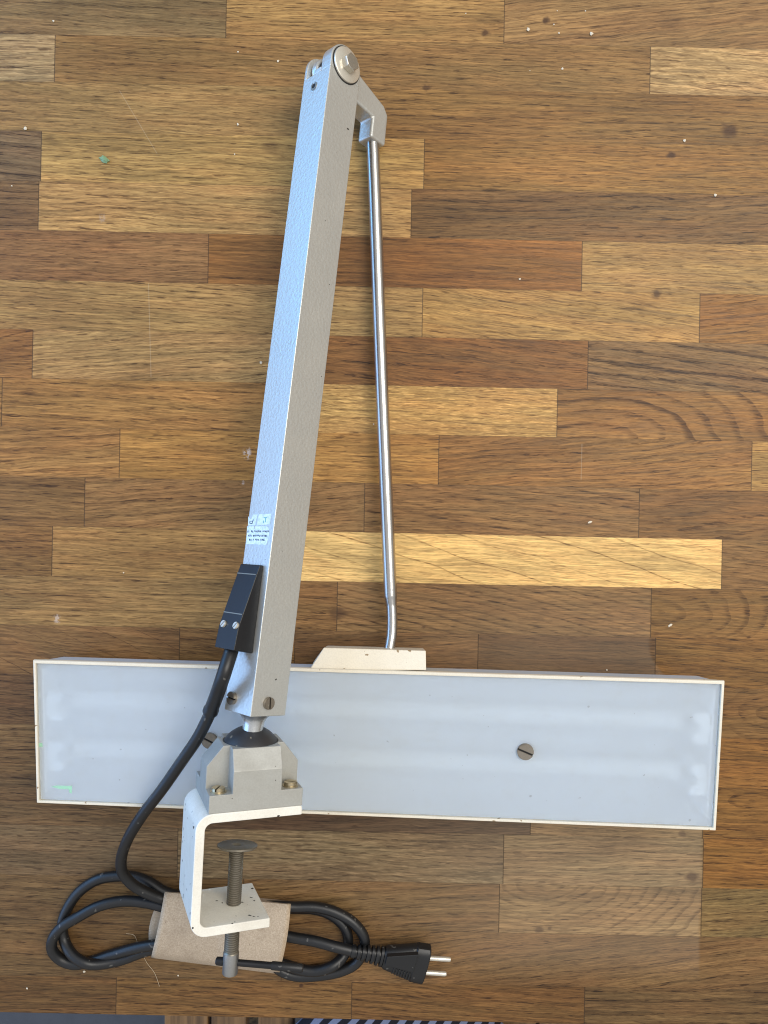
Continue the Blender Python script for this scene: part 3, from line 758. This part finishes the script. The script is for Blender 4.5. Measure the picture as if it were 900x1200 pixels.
for sgn in (-1, 1):
    bm = bmesh.new(); q = PF(plen, sgn * 7.5 + 1.0, 0)
    lathe(bm, frame_n(q, V(1, -.075, -.02), pu), [(0, -2), (1.9, -2), (1.95, 17.2), (1.5, 18.4), (0, 18.6)], 18)
    finish('pin', bm, M['bright'], plug, smooth=40)

# ------------------------------------------------------------------ cardboard sleeve round the cord
bm = bmesh.new()
NU, NVt = 28, 40
def lerp(a, b, k): return a + (b - a) * k
def sleeve(uu, vv):     # vv 0..1 front (top to bottom), 1..2 back
    top_ = (lerp(193.5, 341, uu), lerp(1042, 1056.5, uu)); bot_ = (lerp(177, 327, uu), lerp(1122, 1141, uu))
    front = vv <= 1; k = vv if front else 2 - vv
    bulge = math.sin(math.pi * k)
    if front: z = 2 + 20.5 * max(bulge, 0) ** .2 + (1.0 if uu * 147 + 193 - k * 14 > 256 + (k - .5) * 14 else 0)
    else: z = 2 - 1.4 * max(bulge, 0) ** .3
    cur = 2.5 * bulge * (1 if uu > .5 else -1) * abs(uu - .5) * 2
    if not front: cur -= 7 * bulge * (1 - uu)
    else: cur += (3.5 * bulge * (1 - uu))
    return P(lerp(top_[0], bot_[0], k) + cur, lerp(top_[1], bot_[1], k), z)
grid = [[bm.verts.new(sleeve(i / NU, 2 * j / NVt)) for j in range(NVt)] for i in range(NU + 1)]
for i in range(NU):
    for j in range(NVt): bm.faces.new((grid[i][j], grid[i + 1][j], grid[i + 1][(j + 1) % NVt], grid[i][(j + 1) % NVt]))
sleeve_o = finish('cardboard_sleeve', bm, M['card'], None, smooth=40)
sm = sleeve_o.modifiers.new('thickness', 'SOLIDIFY'); sm.thickness = .0008; sm.offset = 0
tag(sleeve_o, 'kraft cardboard band wrapped round the coiled black cord', 'cardboard band')

# ------------------------------------------------------------------ crumbs and bits on the table
def crumb(px, py, rmm, label, mat='crumb', flat=.55, stretch=1.0, ang=0, name='crumb', cat='crumb', grp='crumbs scattered on the tabletop'):
    bm = bmesh.new(); bmesh.ops.create_icosphere(bm, subdivisions=2, radius=1)
    rd = random.Random(int(px * 7 + py)); c0 = P(px, py, 0)
    ca, sa = math.cos(math.radians(ang)), math.sin(math.radians(ang))
    rmm *= .82
    for v in bm.verts:
        k = rmm * rd.uniform(.65, 1.25); x, y, z = v.co
        x *= k * stretch; y *= k; z = max(-flat * rmm, z * k * flat) + flat * rmm
        v.co = (x * ca - y * sa, x * sa + y * ca, z); v.co *= MM
    o = finish(name, bm, M[mat], None, smooth=25); o.location = c0
    tag(o, label, cat, grp)
for a in [
 (63, 25, 1.1, 'white crumb in the top left corner of the tabletop'),
 (30, 151, 1.7, 'white crumb above the short grey stave at the left edge'),
 (279, 61, .8, 'small crumb left of the arm, level with its fork'),
 (326, 72, 1.2, 'crumb just left of the fork at the top of the arm'),
 (279, 146, 1.2, 'white crumb left of the upper arm, below the fork'),
 (275, 181, .8, 'tiny pale crumb left of the arm, lowest of three there'),
 (14, 218, .8, 'tiny crumb at the far left edge of the tabletop'),
 (619, 35, 1.7, 'large crumb beside the dark knot at top right, left one'),
 (693, 40, 1.8, 'large crumb at top right, right of the knot'),
 (655, 39, .9, 'small crumb between two large ones at top right'),
 (649, 29, .8, 'tiny crumb touching the dark knot at top right'),
 (686, 13, .7, 'tiny crumb close to the top edge, right one'),
 (653, 13, .6, 'tiny crumb close to the top edge, left one'),
 (546, 16, .6, 'tiny crumb at the top, right of the arm fork'),
 (659, 81, 1.2, 'crumb below the cluster at top right'),
 (621, 83, .5, 'specks of crumb left of the crumb below the top cluster'),
 (802, 165, 1.5, 'crumb left of the big knot on the right'),
 (838, 229, 1.4, 'crumb on the grey brown stave at the right'),
 (306, 425, 1.5, 'white crumb at the left side of the middle arm'),
 (438, 497, .8, 'crumb touching the left side of the steel rod'),
 (609, 327, 1.1, 'white crumb on the orange brown stave right of the rod'),
 (145, 671, .7, 'tiny crumb on the tan stave left of the cable inlet'),
 (711, 785, .9, 'crumb above the top edge of the light head'),
 (32, 1158, 1.0, 'crumb in the lower left corner of the tabletop'),
 (99, 1138, 1.2, 'crumb just below the left cord loop'),
 (209, 1143, .8, 'tiny crumb below the cardboard band'),
]: crumb(*a)
crumb(785, 733, 1.2, 'oblong white crumb on the dark stave right of the light stave', stretch=2.2, ang=35)
crumb(691, 612, 1.2, 'curled oblong crumb just above the pale golden stave', stretch=2.0, ang=20)
crumb(123, 187, 3.2, 'pale green flake lying on the light stave at upper left', mat='green', flat=.35, stretch=1.7, ang=-25, name='green_flake', cat='flake', grp=None)
# hair
bm = bmesh.new()
sweep(bm, spline([P(148, 1094, .3), P(157, 1096, .5), P(162, 1107, .4), P(172, 1128, .3), P(181, 1140, .3), P(187, 1156, .3)], 8), .16, 6)
tag(finish('hair', bm, M['hair'], None), 'fine pale hair lying below the left cord loop', 'hair')

# ------------------------------------------------------------------ beyond the front edge
bm = bmesh.new(); fr0 = Frame(V(0, 0, 0), V(1, 0, 0), V(0, 1, 0), V(0, 0, 1))
box(bm, fr0, -3000, 3000, -3000, 3000, -760, -750)
tag(finish('floor', bm, M['floor'], None, smooth=0), 'grey blue floor below the tabletop', 'floor', kind='structure')
def mat_stoolwood():
    n = NT('brown stool wood'); o = n.obj(); s = n.sep(o)
    k = n.noise(n.vec(n.ma('MULTIPLY', s[0], 120.0), n.ma('MULTIPLY', s[1], 6.0), n.ma('MULTIPLY', s[2], 120.0)), 1.0, 4)
    n.set(color=n.mix(n.ss(k, .3, .7), rgb(84, 62, 40), rgb(132, 100, 64)), rough=.5); return n.m
M['stool'] = mat_stoolwood()
def mat_stripes():
    n = NT('zebra striped fabric'); o = n.obj(); s = n.sep(o)
    k = n.noise(o, 9, 2)
    w = n.ma('SINE', n.ma('ADD', n.ma('MULTIPLY', n.ma('SUBTRACT', s[0], n.ma('MULTIPLY', s[1], .9)), 330.0), n.ma('MULTIPLY', k, 7.0)))
    n.set(color=n.mix(n.ss(w, -.1, .3), rgb(12, 13, 24), rgb(112, 121, 146)), rough=.9); return n.m
M['stripes'] = mat_stripes()
stool = empty('wooden_stool', V(-.01, -.76, -.75)); tag(stool, 'brown slatted wooden stool under the front edge of the tabletop', 'stool')
bm = bmesh.new()
for k in range(9): box(bm, fr0, -272 + k * 58, -272 + k * 58 + (54 if k not in (1, 2) else 44), -945, -570, -322, -300)
finish('seat', bm, M['stool'], stool, smooth=0, bevel=2)
for sx in (-250, 220):
    for sy in (-925, -640):
        bm = bmesh.new(); prism(bm, fr0, [(sx, sy), (sx + 34, sy), (sx + 34, sy + 34), (sx, sy + 34)], -750, -322.5); finish('leg', bm, M['stool'], stool, smooth=0, bevel=3)
bm = bmesh.new()
lathe(bm, Frame(V(.019, -.748, -.2995), V(1, 0, 0), V(0, 1, 0), V(0, 0, 1)), [(0, 0), (160, 0), (176, 10), (180, 20), (172, 32), (140, 40), (0, 44)], 64)
tag(finish('striped_cushion', bm, M['stripes'], None, smooth=60), 'round black and white striped cushion on the wooden stool', 'cushion')

# ------------------------------------------------------------------ light, world, camera
w = bpy.data.worlds.new('World'); scene.world = w; w.use_nodes = True
nt = w.node_tree; bg = nt.nodes['Background']
tc = nt.nodes.new('ShaderNodeTexCoord'); sp_ = nt.nodes.new('ShaderNodeSeparateXYZ'); cr = nt.nodes.new('ShaderNodeValToRGB'); mr = nt.nodes.new('ShaderNodeMapRange')
nt.links.new(tc.outputs['Generated'], sp_.inputs[0]); nt.links.new(sp_.outputs[2], mr.inputs[0])
mr.inputs[1].default_value = -1; mr.inputs[2].default_value = 1
nt.links.new(mr.outputs[0], cr.inputs[0]); nt.links.new(cr.outputs[0], bg.inputs[0])
el = cr.color_ramp.elements
el[0].position = .44; el[0].color = (.16, .12, .08, 1)
el[1].position = .60; el[1].color = (.53, .51, .47, 1)
e2 = el.new(1.0); e2.color = (.74, .74, .75, 1)
bg.inputs[1].default_value = 1.0

def area(name, loc_, target, sx, sy, power, col):
    l = bpy.data.lights.new(name, 'AREA'); l.shape = 'RECTANGLE'; l.size = sx; l.size_y = sy; l.energy = power; l.color = col
    o = bpy.data.objects.new(name, l); C.objects.link(o); o.location = loc_
    o.rotation_euler = (Vector(target) - Vector(loc_)).to_track_quat('-Z', 'Y').to_euler()
    return o
area('window_light', (-2.1, -.05, .75), (0, -.05, .55), 1.9, 2.6, 44, (.24, .51, 1.0))
area('upper_arm_fill_light', (-2.1, 1.55, .70), (0, 1.0, .50), 1.1, 2.5, 40, (.12, .47, 1.0))  # second blue light, added to brighten the arm's upper half
area('room_light', (1.1, .65, 2.2), (0, 0, 0), 1.6, 1.6, 50, (1.0, .95, .87))

cd = bpy.data.cameras.new('camera'); cam = bpy.data.objects.new('camera', cd); C.objects.link(cam)
cam.location = (0, 0, H); cam.rotation_euler = (0, 0, 0)
cd.sensor_fit = 'VERTICAL'; cd.sensor_height = 24; cd.lens = 24 * FPX / 1200
cd.clip_start = .01; cd.clip_end = 50
scene.camera = cam
scene.view_settings.view_transform = 'Standard'; scene.view_settings.look = 'None'; scene.view_settings.exposure = 0; scene.view_settings.gamma = 1
scene.cycles.use_denoising = True; scene.cycles.filter_width = 1.1
scene.cycles.max_bounces = 14; scene.cycles.transmission_bounces = 10; scene.cycles.caustics_refractive = True
